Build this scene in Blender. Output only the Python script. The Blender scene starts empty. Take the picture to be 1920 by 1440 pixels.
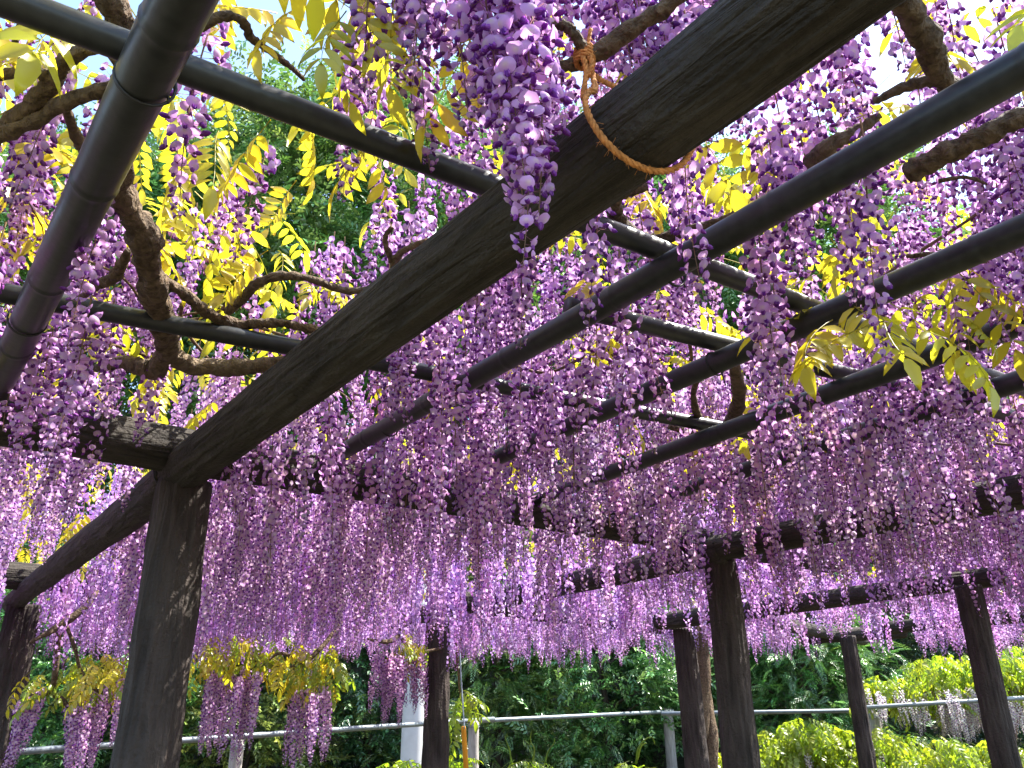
import bpy, math, random
import numpy as np
from mathutils import Vector, Matrix, noise

random.seed(7)
RNG = np.random.default_rng(7)
SC = bpy.context.scene
COL = SC.collection

# ------------------------------------------------------------------ camera
EYE = 1.6
F, CX, CY = 1440.0, 960.0, 720.0            # photograph 1920 x 1440
PITCH, ROLL = math.radians(21.3), math.radians(0.85)
fw = Vector((0, math.cos(PITCH), math.sin(PITCH)))
u0 = Vector((0, -math.sin(PITCH), math.cos(PITCH)))
r0 = Vector((1, 0, 0))
rt = r0 * math.cos(ROLL) - u0 * math.sin(ROLL)
up = r0 * math.sin(ROLL) + u0 * math.cos(ROLL)
CAMP = Vector((0, 0, EYE))
cam = bpy.data.cameras.new('camera')
cam.sensor_width = 36.0
cam.lens = F / 1920 * 36.0
cam.clip_start, cam.clip_end = 0.05, 2000
camo = bpy.data.objects.new('camera', cam)
COL.objects.link(camo)
M = Matrix.Identity(4)
for i in range(3):
    M[i][0], M[i][1], M[i][2], M[i][3] = rt[i], up[i], -fw[i], CAMP[i]
camo.matrix_world = M
SC.camera = camo

# ------------------------------------------------------------------ sky, sun, exposure
SUN_EL, SUN_AZ = math.radians(56), math.radians(70)      # azimuth clockwise from +Y
w = bpy.data.worlds.new('World'); SC.world = w; w.use_nodes = True
wn = w.node_tree
sky = wn.nodes.new('ShaderNodeTexSky'); sky.sky_type = 'NISHITA'; sky.sun_disc = False
sky.sun_elevation = SUN_EL; sky.sun_rotation = SUN_AZ
bg = wn.nodes['Background']; bg.inputs['Strength'].default_value = 0.15
wn.links.new(sky.outputs[0], bg.inputs['Color'])
sl = bpy.data.lights.new('sun', 'SUN'); sl.energy = 5.0; sl.angle = math.radians(0.53); sl.color = (1.0, 0.95, 0.87)
so = bpy.data.objects.new('sun', sl); COL.objects.link(so)
sd = Vector((math.sin(SUN_AZ) * math.cos(SUN_EL), math.cos(SUN_AZ) * math.cos(SUN_EL), math.sin(SUN_EL)))
so.rotation_euler = sd.to_track_quat('Z', 'Y').to_euler(); so.location = (0, 0, 20)
SC.view_settings.view_transform = 'Standard'
SC.view_settings.look = 'None'
SC.view_settings.gamma = 1.0
SC.view_settings.exposure = 2.0
SC.render.engine = 'CYCLES'
cy = SC.cycles
cy.max_bounces = 12; cy.diffuse_bounces = 7; cy.transmission_bounces = 8; cy.glossy_bounces = 3
cy.use_denoising = True
cy.sample_clamp_indirect = 6.0

# ------------------------------------------------------------------ pixel <-> place
def ray(px, py):
    return rt * ((px - CX) / F) - up * ((py - CY) / F) + fw
def at_h(px, py, h):                         # on the level h metres above the eye
    d = ray(px, py); return CAMP + d * (h / d.z)
def at_d(px, py, d):                         # at distance d along the view axis
    return CAMP + ray(px, py) * d
def proj(P):                                 # (n,3) -> px, py, depth
    P = np.asarray(P, float) - np.array(CAMP)
    z = P @ np.array(fw); zz = np.where(z < 1e-3, 1e-3, z)
    return CX + F * (P @ np.array(rt)) / zz, CY - F * (P @ np.array(up)) / zz, z

# ------------------------------------------------------------------ mesh helpers
def mesh_np(name, V, T, C=None, mat=None, smooth=True):
    V = np.ascontiguousarray(V, np.float32); T = np.ascontiguousarray(T, np.int32)
    me = bpy.data.meshes.new(name)
    me.vertices.add(len(V)); me.vertices.foreach_set('co', V.ravel())
    me.loops.add(T.size); me.loops.foreach_set('vertex_index', T.ravel())
    me.polygons.add(len(T)); me.polygons.foreach_set('loop_start', np.arange(0, T.size, 3, dtype=np.int32))
    if smooth:
        me.polygons.foreach_set('use_smooth', np.ones(len(T), bool))
    me.update(calc_edges=True)
    if C is not None:
        a = me.attributes.new('Col', 'FLOAT_COLOR', 'POINT')
        cc = np.ones((len(V), 4), np.float32); cc[:, :3] = C
        a.data.foreach_set('color', cc.ravel())
    if mat: me.materials.append(mat)
    return me

def obj(name, me, parent=None, loc=None, kind=None, label=None, cat=None, group=None, mat=None):
    o = bpy.data.objects.new(name, me); COL.objects.link(o)
    if parent: o.parent = parent
    if loc is not None: o.location = loc
    if kind: o['kind'] = kind
    if label: o['label'] = label
    if cat: o['category'] = cat
    if group: o['group'] = group
    return o
def thing(name, label, cat, loc=(0, 0, 0), group=None):
    return obj(name, None, None, loc, None, label, cat, group)

def join(parts):                              # [(V,T,C)] -> V,T,C
    n = 0; Vs, Ts, Cs = [], [], []
    for V, T, C in parts:
        Vs.append(V); Ts.append(np.asarray(T) + n); Cs.append(C); n += len(V)
    return np.vstack(Vs), np.vstack(Ts), np.vstack(Cs)

def scatter(V, T, C, R, P, tint=None):        # copies of one template: R (n,3,3), P (n,3)
    n, m = len(P), len(V)
    W = np.einsum('nij,mj->nmi', R, V) + P[:, None, :]
    TT = (T[None] + (np.arange(n) * m)[:, None, None]).reshape(-1, 3)
    CC = np.broadcast_to(C[None], (n, m, 3))
    if tint is not None: CC = CC * tint[:, None, :]
    return W.reshape(-1, 3), TT, CC.reshape(-1, 3)

def norm(a): return a / np.maximum(np.linalg.norm(a, axis=-1, keepdims=True), 1e-9)
def frames(fwd, roll=None, upv=(0, 0, 1)):    # columns X = fwd, Y = side, Z = up
    f = norm(np.asarray(fwd, float)); U = np.broadcast_to(np.array(upv, float), f.shape)
    s = norm(np.cross(U, f) + 1e-6); t = np.cross(f, s)
    if roll is not None:
        c, q = np.cos(roll)[:, None], np.sin(roll)[:, None]
        s, t = s * c + t * q, t * c - s * q
    return np.stack([f, s, t], axis=-1)

def catmull(pts, rad, n=6):
    pts = [Vector(p) for p in pts]; out, ro = [], []
    for i in range(len(pts) - 1):
        p0, p1, p2, p3 = pts[max(i - 1, 0)], pts[i], pts[i + 1], pts[min(i + 2, len(pts) - 1)]
        for k in range(n):
            t = k / n
            out.append(0.5 * ((2 * p1) + (p2 - p0) * t + (2 * p0 - 5 * p1 + 4 * p2 - p3) * t * t + (3 * p1 - p0 - 3 * p2 + p3) * t ** 3))
            ro.append(rad[i] * (1 - t) + rad[i + 1] * t)
    out.append(pts[-1]); ro.append(rad[-1])
    return out, ro

def tube(pts, rad, seg=8, rough=0.0, seed=0.0, cap=True):
    n = len(pts); P = [Vector(p) for p in pts]
    tg = []
    for i in range(n):
        a = P[max(i - 1, 0)]; b = P[min(i + 1, n - 1)]
        d = (b - a); tg.append(d.normalized() if d.length > 1e-9 else Vector((0, 0, 1)))
    s = tg[0].orthogonal().normalized()
    V = []
    for i in range(n):
        s = (s - tg[i] * s.dot(tg[i])).normalized(); t = tg[i].cross(s)
        for k in range(seg):
            a = 2 * math.pi * k / seg
            d = s * math.cos(a) + t * math.sin(a)
            r = rad[i]
            if rough:
                q = P[i] + d * r
                w0 = max(rad[i], .004)
                r *= 1 + rough * (noise.noise(q * (.35 / w0) + Vector((seed, 0, 0))) + .6 * noise.noise(q * (.9 / w0) + Vector((0, seed, 0))) + .8 * (.35 - abs(noise.noise(Vector((math.cos(a) * 2.2, math.sin(a) * 2.2, i * .35 + seed))))))
            V.append(P[i] + d * r)
    T = []
    for i in range(n - 1):
        for k in range(seg):
            a, b = i * seg + k, i * seg + (k + 1) % seg
            T += [(a, b, b + seg), (a, b + seg, a + seg)]
    if cap:
        V += [P[0], P[-1]]; c0, c1 = len(V) - 2, len(V) - 1
        for k in range(seg):
            T += [(c0, (k + 1) % seg, k), (c1, (n - 1) * seg + k, (n - 1) * seg + (k + 1) % seg)]
    return np.array([tuple(v) for v in V]), np.array(T)

# ------------------------------------------------------------------ materials
def newmat(name):
    m = bpy.data.materials.new(name); m.use_nodes = True
    nt = m.node_tree
    for n in list(nt.nodes): nt.nodes.remove(n)
    out = nt.nodes.new('ShaderNodeOutputMaterial')
    return m, nt, out
def N(nt, kind, **kw):
    n = nt.nodes.new(kind)
    for k, v in kw.items():
        if k.startswith('i_'): n.inputs[k[2:].replace('_', ' ')].default_value = v
        else: setattr(n, k, v)
    return n

def leafy(name, trans=0.5, gloss=0.05, rough=0.4, sat=1.0, hue_var=0.02, val_var=0.25, tcol=(1, 1, 1)):
    """thin petals and leaves: colour from the mesh, part of the light passes through"""
    m, nt, out = newmat(name); L = nt.links.new
    at = N(nt, 'ShaderNodeAttribute', attribute_name='Col')
    oi = N(nt, 'ShaderNodeObjectInfo')
    hs = N(nt, 'ShaderNodeHueSaturation'); hs.inputs['Saturation'].default_value = sat
    mr = N(nt, 'ShaderNodeMapRange'); mr.inputs['To Min'].default_value = 0.5 - hue_var; mr.inputs['To Max'].default_value = 0.5 + hue_var
    mv = N(nt, 'ShaderNodeMapRange'); mv.inputs['To Min'].default_value = 1 - val_var; mv.inputs['To Max'].default_value = 1 + val_var * .5
    L(oi.outputs['Random'], mr.inputs['Value'])
    ml = N(nt, 'ShaderNodeMath', operation='FRACT'); mu = N(nt, 'ShaderNodeMath', operation='MULTIPLY'); mu.inputs[1].default_value = 7.31
    L(oi.outputs['Random'], mu.inputs[0]); L(mu.outputs[0], ml.inputs[0]); L(ml.outputs[0], mv.inputs['Value'])
    L(mr.outputs[0], hs.inputs['Hue']); L(mv.outputs[0], hs.inputs['Value']); L(at.outputs['Color'], hs.inputs['Color'])
    df = N(nt, 'ShaderNodeBsdfDiffuse'); tr = N(nt, 'ShaderNodeBsdfTranslucent'); gl = N(nt, 'ShaderNodeBsdfGlossy'); gl.inputs['Roughness'].default_value = rough
    tc = N(nt, 'ShaderNodeMix', data_type='RGBA', blend_type='MULTIPLY'); tc.inputs[0].default_value = 1.0
    tc.inputs[7].default_value = (*tcol, 1)
    L(hs.outputs[0], tc.inputs[6]); L(hs.outputs[0], df.inputs['Color']); L(tc.outputs[2], tr.inputs['Color'])
    mx = N(nt, 'ShaderNodeMixShader'); mx.inputs[0].default_value = trans
    L(df.outputs[0], mx.inputs[1]); L(tr.outputs[0], mx.inputs[2])
    mg = N(nt, 'ShaderNodeMixShader'); mg.inputs[0].default_value = gloss
    L(mx.outputs[0], mg.inputs[1]); L(gl.outputs[0], mg.inputs[2]); L(mg.outputs[0], out.inputs['Surface'])
    return m

def bark(name, c1, c2, c3, scale=(14, 14, 2.2), bump=0.6, dist=0.01, rough=0.85, fine=60, spec=0.3):
    m, nt, out = newmat(name); L = nt.links.new
    tc = N(nt, 'ShaderNodeTexCoord'); mp = N(nt, 'ShaderNodeMapping'); mp.inputs['Scale'].default_value = scale
    L(tc.outputs['Object'], mp.inputs['Vector'])
    n1 = N(nt, 'ShaderNodeTexNoise'); n1.inputs['Scale'].default_value = 1.6; n1.inputs['Detail'].default_value = 6; n1.inputs['Distortion'].default_value = 0.6
    L(mp.outputs[0], n1.inputs['Vector'])
    n2 = N(nt, 'ShaderNodeTexNoise'); n2.inputs['Scale'].default_value = fine; n2.inputs['Detail'].default_value = 4
    L(tc.outputs['Object'], n2.inputs['Vector'])
    n3 = N(nt, 'ShaderNodeTexNoise'); n3.inputs['Scale'].default_value = 2.3; n3.inputs['Detail'].default_value = 3
    L(tc.outputs['Object'], n3.inputs['Vector'])
    cr = N(nt, 'ShaderNodeValToRGB'); e = cr.color_ramp.elements
    e[0].position = .3; e[0].color = (*c1, 1); e[1].position = .72; e[1].color = (*c2, 1)
    L(n1.outputs['Fac'], cr.inputs[0])
    mx = N(nt, 'ShaderNodeMix', data_type='RGBA'); mx.inputs[7].default_value = (*c3, 1)
    mr = N(nt, 'ShaderNodeMapRange'); mr.inputs['From Min'].default_value = .5; mr.inputs['From Max'].default_value = .75; mr.inputs['To Max'].default_value = .55
    L(n3.outputs['Fac'], mr.inputs['Value']); L(mr.outputs[0], mx.inputs[0]); L(cr.outputs[0], mx.inputs[6])
    ad = N(nt, 'ShaderNodeMath', operation='MULTIPLY_ADD'); ad.inputs[1].default_value = .35
    L(n2.outputs['Fac'], ad.inputs[0]); L(n1.outputs['Fac'], ad.inputs[2])
    bp = N(nt, 'ShaderNodeBump'); bp.inputs['Strength'].default_value = bump; bp.inputs['Distance'].default_value = dist
    L(ad.outputs[0], bp.inputs['Height'])
    p = N(nt, 'ShaderNodeBsdfPrincipled'); p.inputs['Roughness'].default_value = rough; p.inputs['Specular IOR Level'].default_value = spec
    L(mx.outputs[2], p.inputs['Base Color']); L(bp.outputs[0], p.inputs['Normal']); L(p.outputs[0], out.inputs['Surface'])
    return m

def plain(name, col, rough=0.5, metal=0.0, var=0.15, scale=30, bump=0.1, spec=0.5):
    m, nt, out = newmat(name); L = nt.links.new
    tc = N(nt, 'ShaderNodeTexCoord'); n1 = N(nt, 'ShaderNodeTexNoise'); n1.inputs['Scale'].default_value = scale; n1.inputs['Detail'].default_value = 5
    L(tc.outputs['Object'], n1.inputs['Vector'])
    cr = N(nt, 'ShaderNodeValToRGB'); e = cr.color_ramp.elements
    e[0].position = .3; e[1].position = .7
    e[0].color = tuple(c * (1 - var) for c in col) + (1,); e[1].color = tuple(min(1, c * (1 + var)) for c in col) + (1,)
    L(n1.outputs['Fac'], cr.inputs[0])
    p = N(nt, 'ShaderNodeBsdfPrincipled'); p.inputs['Metallic'].default_value = metal; p.inputs['Specular IOR Level'].default_value = spec
    mr = N(nt, 'ShaderNodeMapRange'); mr.inputs['To Min'].default_value = rough * .75; mr.inputs['To Max'].default_value = min(1, rough * 1.25)
    L(n1.outputs['Fac'], mr.inputs['Value']); L(mr.outputs[0], p.inputs['Roughness'])
    bp = N(nt, 'ShaderNodeBump'); bp.inputs['Strength'].default_value = bump; bp.inputs['Distance'].default_value = .004
    L(n1.outputs['Fac'], bp.inputs['Height']); L(bp.outputs[0], p.inputs['Normal'])
    L(cr.outputs[0], p.inputs['Base Color']); L(p.outputs[0], out.inputs['Surface'])
    return m

MAT_PETAL = leafy('wisteria_petal', trans=.52, gloss=.03, rough=.5, hue_var=.012, val_var=.14, sat=1.10)
MAT_LEAF = leafy('wisteria_leaf', trans=.68, gloss=.05, rough=.35, hue_var=.015, val_var=.2, tcol=(1.0, 1.0, .5))
MAT_TREE = leafy('evergreen_leaf', trans=.35, gloss=.09, rough=.36, hue_var=.02, val_var=.2)
MAT_POST = bark('moulded_log_post', (.016, .012, .010), (.062, .047, .040), (.075, .063, .053), (16, 16, 2.4), 1.0, .03)
MAT_BEAM = bark('moulded_log_beam', (.016, .013, .010), (.055, .046, .036), (.075, .066, .052), (26, 26, 3.4), 1.0, .03)
MAT_VINE = bark('vine_bark', (.045, .028, .016), (.18, .125, .075), (.23, .175, .11), (34, 34, 34), 1.0, .02, fine=110)
MAT_TWIG = bark('twig_bark', (.06, .038, .02), (.19, .125, .07), (.21, .15, .08), (30, 30, 30), .4, .003)
MAT_TRUNK = bark('tree_bark', (.03, .022, .015), (.10, .078, .055), (.12, .10, .07), (6, 6, 2), .8, .03)
MAT_PIPE = plain('black_coated_pipe', (.020, .021, .020), .38, 0, .35, 45, .15, .4)
MAT_WIRE = plain('black_wire', (.012, .012, .012), .5)
MAT_RAIL = plain('grey_steel_rail', (.15, .175, .19), .45, .4, .25, 20, .1)
MAT_FPOST = bark('concrete_log_post', (.20, .185, .165), (.40, .375, .34), (.44, .42, .39), (20, 20, 3), .7, .008)
MAT_POLE = plain('concrete_pole', (.50, .50, .49), .8, 0, .08, 6, .15, .3)
MAT_ROPE = plain('coir_rope', (.50, .21, .06), .9, 0, .4, 120, .5, .2)
MAT_CORD = plain('pale_blue_cord', (.45, .55, .68), .6, 0, .15, 80)
MAT_STRAP = plain('orange_plastic_strip', (.85, .36, .03), .45, 0, .08, 12)
MAT_GROUND = bark('leaf_litter_ground', (.035, .03, .018), (.10, .085, .05), (.06, .09, .03), (3, 3, 3), .6, .05, fine=25)

# ------------------------------------------------------------------ ground and hill (structure)
def gz(x, y):
    s = max(0.0, y - 17.0)
    return 0.30 * s * min(1.0, s / 8.0) + 0.12 * noise.noise(Vector((x * .25, y * .25, 0)))
ys = np.concatenate([np.linspace(-25, 15, 41), np.linspace(16, 60, 45), np.linspace(70, 420, 20)])
xs = np.concatenate([np.linspace(-420, -60, 16), np.linspace(-55, 55, 90), np.linspace(60, 420, 16)])
Vg = np.array([(x, y, gz(x, min(y, 70)) - .02) for y in ys for x in xs]); nx = len(xs)
Tg = []
for j in range(len(ys) - 1):
    for i in range(nx - 1):
        a = j * nx + i; Tg += [(a, a + 1, a + 1 + nx), (a, a + 1 + nx, a + nx)]
obj('ground', mesh_np('ground', Vg, np.array(Tg), mat=MAT_GROUND), kind='structure')

# ------------------------------------------------------------------ pergola of moulded logs and black pipes
PERG = thing('pergola', 'large pergola of dark log posts and beams with black pipes under the wisteria', 'pergola', (0, 0, 0))

def log_mesh(name, length, ra, rb, mat, seed, furrow=.10, k=10.0, seg=52, step=.03, zs=1.4, wob=.02):
    """log lying along local Z from 0 to length; furrowed bark as real relief"""
    n = max(6, int(length / step)); V = []
    for i in range(n + 1):
        z = length * i / n; r = ra + (rb - ra) * i / n
        ox = wob * .3 * noise.noise(Vector((z * .7, seed, 1))); oy = wob * .3 * noise.noise(Vector((z * .7, seed, 5)))
        for j in range(seg):
            a = 2 * math.pi * j / seg; c, s = math.cos(a), math.sin(a)
            q = Vector((c * k * .35, s * k * .35, z * zs + seed * 7.1))
            f = abs(noise.noise(q)) * 1.3 + .7 * abs(noise.noise(Vector((c * k * .8, s * k * .8, z * zs * 2.6 + seed))))
            b = noise.noise(Vector((c * 1.3, s * 1.3, z * 1.7 + seed * 3)))
            rr = r * (1 + furrow * (f - .55) + wob * b)
            if i == 0 or i == n: rr *= .965
            V.append((ox + c * rr, oy + s * rr, z))
    T = []
    for i in range(n):
        for j in range(seg):
            a, b = i * seg + j, i * seg + (j + 1) % seg
            T += [(a, b, b + seg), (a, b + seg, a + seg)]
    V += [(0, 0, 0), (0, 0, length)]; c0, c1 = len(V) - 2, len(V) - 1
    for j in range(seg):
        T += [(c0, (j + 1) % seg, j), (c1, n * seg + j, n * seg + (j + 1) % seg)]
    return mesh_np(name, np.array(V), np.array(T), mat=mat)

def between(name, me, a, b, parent, spin=0.0):
    o = obj(name, me, parent)
    q = (Vector(b) - Vector(a)).to_track_quat('Z', 'Y')
    o.rotation_mode = 'QUATERNION'; o.rotation_quaternion = q; o.location = a
    return o

GUARD = []            # (a, b, radius, weight): members the blossom mostly leaves in view
def beam(a, b, ra, rb=None, seed=0, guard=0, mat=None, **kw):
    a, b = Vector(a), Vector(b)
    o = between('beam', log_mesh('beam', (b - a).length, ra, rb or ra, mat or MAT_BEAM, seed, **kw), a, b, PERG)
    if guard: GUARD.append((a, b, ra, guard))
    return o

def pipe(a, b, r, seed=0, guard=0, node=.42):
    a, b = Vector(a), Vector(b); Ln = (b - a).length
    zs = sorted(set([0, Ln] + [z for i in range(int(Ln / node) + 1) for z in (i * node + .19, i * node + .20, i * node + .207, i * node + .214, i * node + .224) if 0 < z < Ln]))
    pts, rad = [], []
    for z in zs:
        k = round((z % node), 3)
        pts.append((0, 0, z)); rad.append(r * (1.055 if abs(k - .207) < .004 else .985 if abs(k - .214) < .004 or abs(k - .2) < .004 else 1.0))
    V, T = tube(pts, rad, 20)
    o = between('pipe', mesh_np('pipe', V, T, mat=MAT_PIPE), a, b, PERG)
    if guard: GUARD.append((a, b, r, guard))
    return o

def tie(c, axis, r, turns=2, tail=.05):
    """black wire lashed round a pipe or log"""
    axis = Vector(axis).normalized(); s = axis.orthogonal().normalized(); t = axis.cross(s)
    pts = []
    for i in range(turns * 20 + 1):
        a = 2 * math.pi * i / 20
        pts.append(Vector(c) + (s * math.cos(a) + t * math.sin(a)) * (r + .003) + axis * (.009 * (i / 20 - turns / 2) + .006 * math.sin(a * .5)))
    pts.append(pts[-1] + Vector((.01, -.01, -tail)))
    V, T = tube(pts, [.0022] * len(pts), 6)
    return obj('wire_tie', mesh_np('wire_tie', V, T, mat=MAT_WIRE), PERG)

HA, HP, HPIPE, HQ = .70, .76, .80, .865
# post tops in the photograph -> plan positions (x, y)
def post(px, py, h, dia, seed, guard=0):
    p = at_h(px, py, h); top = EYE + h
    g0 = gz(p.x, p.y) - .15
    me = log_mesh('post', top - g0, dia * .53, dia * .49, MAT_POST, seed, furrow=.16, k=13, seg=72, step=.022, zs=1.7, wob=.035)
    obj('post', me, PERG, (p.x, p.y, g0))
    if guard: GUARD.append((Vector((p.x, p.y, g0)), Vector((p.x, p.y, top)), dia / 2, guard))
    return Vector((p.x, p.y, top))
P1 = post(347, 905, HA - .04, .185, 1, 1)
P0 = post(48, 1135, HA - .06, .255, 2, 1)
P2 = post(822, 1150, .56, .20, 3, .35)
P3 = post(1348, 1052, .61, .175, 4, .1)
P4 = post(1812, 1098, .60, .172, 5, .1)
P5 = post(1588, 1192, .50, .19, 6, .1)
P6 = post(1283, 1178, .50, .225, 7, .3)

def ext(a, b, s0=0.0, s1=0.0):
    a, b = Vector(a), Vector(b); d = (b - a).normalized(); return a - d * s0, b + d * s1
# the great near beam and its continuation over the leftmost post
a, b = ext(at_h(1280, 172, HA), at_h(383, 852, HA), .75, .28)
BEAM_A = (a, b)
beam(a, b, .058, .077, 11, 1.0, k=13, furrow=.11, zs=1.3, step=.016, seg=96)
c = b + (b - a).normalized() * .002
beam(at_h(330, 893, HA - .012), ext(at_h(330, 893, HA - .012), at_h(25, 1128, HA - .012), 0, .15)[1], .073, .078, 12, .8)
# cross logs
a, b = ext(at_h(240, 828, HP), at_h(1150, 985, HP), 1.1, 2.3)
beam(a, b, .078, .072, 13, .15); BEAM_P = (a, b)
a, b = at_h(1960, 913, HA), at_h(1335, 1030, .67)
beam(a, b, .07, .07, 14, .3)
beam(ext(at_h(1345, 1034, .655), at_h(745, 1163, .62), .05, .1)[0], ext(at_h(1345, 1034, .655), at_h(745, 1163, .62), 0, .12)[1], .075, .078, 15, .4)
beam(P4 + Vector((.25, -.02, .06)), P6 + Vector((-.25, .05, .07)), .068, .085, 16, .7)
beam(at_h(850, 1126, .60), at_h(1420, 1198, .56), .080, .085, 17, .4)
beam(at_h(1660, 1178, .56), at_h(1960, 1148, .58), .075, .075, 18, .5)
beam(at_h(1503, 1196, .50), P5 + Vector((.9, .35, .06)), .085, .085, 19, .6)
beam(at_h(-60, 1072, HP + .02), at_h(215, 1094, HP + .02), .095, .095, 20, .8)
beam(at_h(1440, 1165, .56), at_h(1620, 1200, .54), .075, .075, 21, .3)
# black pipes along the great beam
def vpipe(p, q, h, r, s0, s1, g, seed=0):
    a, b = ext(at_h(*p, h), at_h(*q, h), s0, s1); pipe(a, b, r, seed, g); return a, b
PL = vpipe((330, 20), (45, 620), HPIPE, .037, .6, 1.2, .75)
PB = vpipe((1600, 306), (1030, 628), HPIPE, .030, .9, 1.7, .34)
PC = vpipe((1860, 456), (1200, 742), HPIPE, .030, .6, 1.5, .14)
PD = vpipe((1900, 612), (1500, 757), HPIPE, .030, .5, 2.4, .14)
PE = vpipe((1530, 838), (1330, 903), HPIPE, .032, 2.5, 1.5, .05)
# thinner pipes across, laid on top
Q1 = vpipe((290, 108), (930, 352), HQ, .0235, .9, 2.6, .38)
Q2 = vpipe((180, 582), (500, 642), HQ, .024, 1.2, 2.6, .22)
Q3 = vpipe((1140, 592), (1545, 692), HQ, .024, .12, 2.2, .14)
dA = (BEAM_A[1] - BEAM_A[0]).normalized()
tie(at_h(272, 152, HPIPE), dA, .037); tie(at_h(52, 600, HPIPE), dA, .037)
tie(at_h(1340, 682, HPIPE), (PC[1] - PC[0]), .030, tail=.08); tie(at_h(730, 800, HPIPE), dA, .030)
tie(at_h(376, 838, HP), (BEAM_P[1] - BEAM_P[0]), .078, 1); tie(at_h(1262, 510, HPIPE), dA, .030)
tie(at_h(925, 368, HQ - .005), Q1[1] - Q1[0], .025, 2)
tie(at_h(335, 885, HA), dA, .077, 1)

# ------------------------------------------------------------------ blossom: floret, raceme
BAN = np.array((.68, .43, .73)); BAN_E = np.array((.60, .31, .67)); SPOT = np.array((.78, .70, .50))
KEEL = np.array((.23, .055, .35)); WING = np.array((.40, .13, .50)); STALK = np.array((.30, .20, .12)); CALYX = np.array((.22, .08, .20))

def floret(lod):
    """one open pea flower: X out, Z up, origin at the calyx; about 2 cm across"""
    parts = []
    def disc(n, rings, rx, rz, c, tiltb, cup):
        V = [(0, 0, 0)]; Cc = [SPOT * .6 + BAN * .4]; T = []
        for ri in range(1, rings + 1):
            q = ri / rings
            for k in range(n):
                a = 2 * math.pi * k / n
                rr = 1.0 - (.14 if abs(a - math.pi / 2) < .2 else 0)
                y, z = math.cos(a) * rx * q * rr, math.sin(a) * rz * q * rr
                V.append((-cup * q * q * (1 + .5 * abs(math.cos(a))), y, z)); Cc.append(BAN if q < .9 else BAN * .55 + BAN_E * .45)
        for k in range(n): T.append((0, 1 + k, 1 + (k + 1) % n))
        for ri in range(1, rings):
            for k in range(n):
                a = 1 + (ri - 1) * n + k; b = 1 + (ri - 1) * n + (k + 1) % n
                T += [(a, a + n, b + n), (a, b + n, b)]
        V = np.array(V); ct, st = math.cos(tiltb), math.sin(tiltb)
        V = np.stack([V[:, 0] * ct - V[:, 2] * st, V[:, 1], V[:, 0] * st + V[:, 2] * ct], 1) + np.array(c)
        return V, np.array(T), np.array(Cc)
    def spindle(n, L, r, d, c, col, flat=1.0, rings=(.0, .25, .6, 1.0), rad=(.35, 1, .85, .0)):
        V, T = [], []
        for q, rr in zip(rings, rad):
            for k in range(n):
                a = 2 * math.pi * k / n
                V.append((q * L, math.cos(a) * r * rr * flat, math.sin(a) * r * rr + .18 * L * (q - .5) ** 2))
        for i in range(len(rings) - 1):
            for k in range(n):
                a, b = i * n + k, i * n + (k + 1) % n
                T.append((a, b, b + n))
                if rad[i + 1] > 0: T.append((a, b + n, a + n))
        V = np.array(V); ct, st = math.cos(d), math.sin(d)
        V = np.stack([V[:, 0] * ct + V[:, 2] * st, V[:, 1], -V[:, 0] * st + V[:, 2] * ct], 1) + np.array(c)
        return V, np.array(T), np.tile(col, (len(V), 1))
    if lod == 0:
        parts.append(disc(12, 2, .0128, .0118, (.0035, 0, .0100), .30, .0046))
        parts.append(spindle(6, .0150, .0040, .45, (.001, 0, .0005), KEEL))
        for s in (-1, 1):
            V, T, Cw = spindle(4, .0135, .0042, .38, (.001, s * .0026, .0012), WING, .35)
            parts.append((V, T, Cw))
        parts.append(spindle(5, .0050, .0028, .2, (-.003, 0, .001), CALYX, 1, (0, .5, 1.0), (.3, 1, .8)))
    elif lod == 1:
        parts.append(disc(8, 1, .0128, .0118, (.0035, 0, .0100), .30, .0044))
        parts.append(spindle(4, .0150, .0046, .42, (0, 0, .0008), KEEL * .7 + WING * .3, 1, (0, .4, 1.0), (.5, 1, 0)))
    elif lod == 3:
        a = np.arange(5) * 1.2566 + .3
        parts.append((np.stack([.003 - .004 * np.sin(a), np.cos(a) * .0130, .0095 + np.sin(a) * .0120], 1), np.array([(0, 1, 2), (0, 2, 3), (0, 3, 4)]), np.tile(BAN, (5, 1))))
        parts.append((np.array([(.0, -.0055, .001), (.0, .0055, .001), (.016, 0, -.004), (.004, 0, -.006)]), np.array([(0, 1, 2), (0, 2, 3)]), np.tile(KEEL * .6 + WING * .4, (4, 1))))
    else:
        parts.append(disc(6, 1, .0122, .0114, (.0035, 0, .0090), .30, .0038))
        parts.append(spindle(3, .0150, .0052, .42, (0, 0, .0008), KEEL * .6 + WING * .4, 1, (.25, 1.0), (1, 0)))
    return join(parts)
FLO = [floret(i) for i in range(4)]

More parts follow.
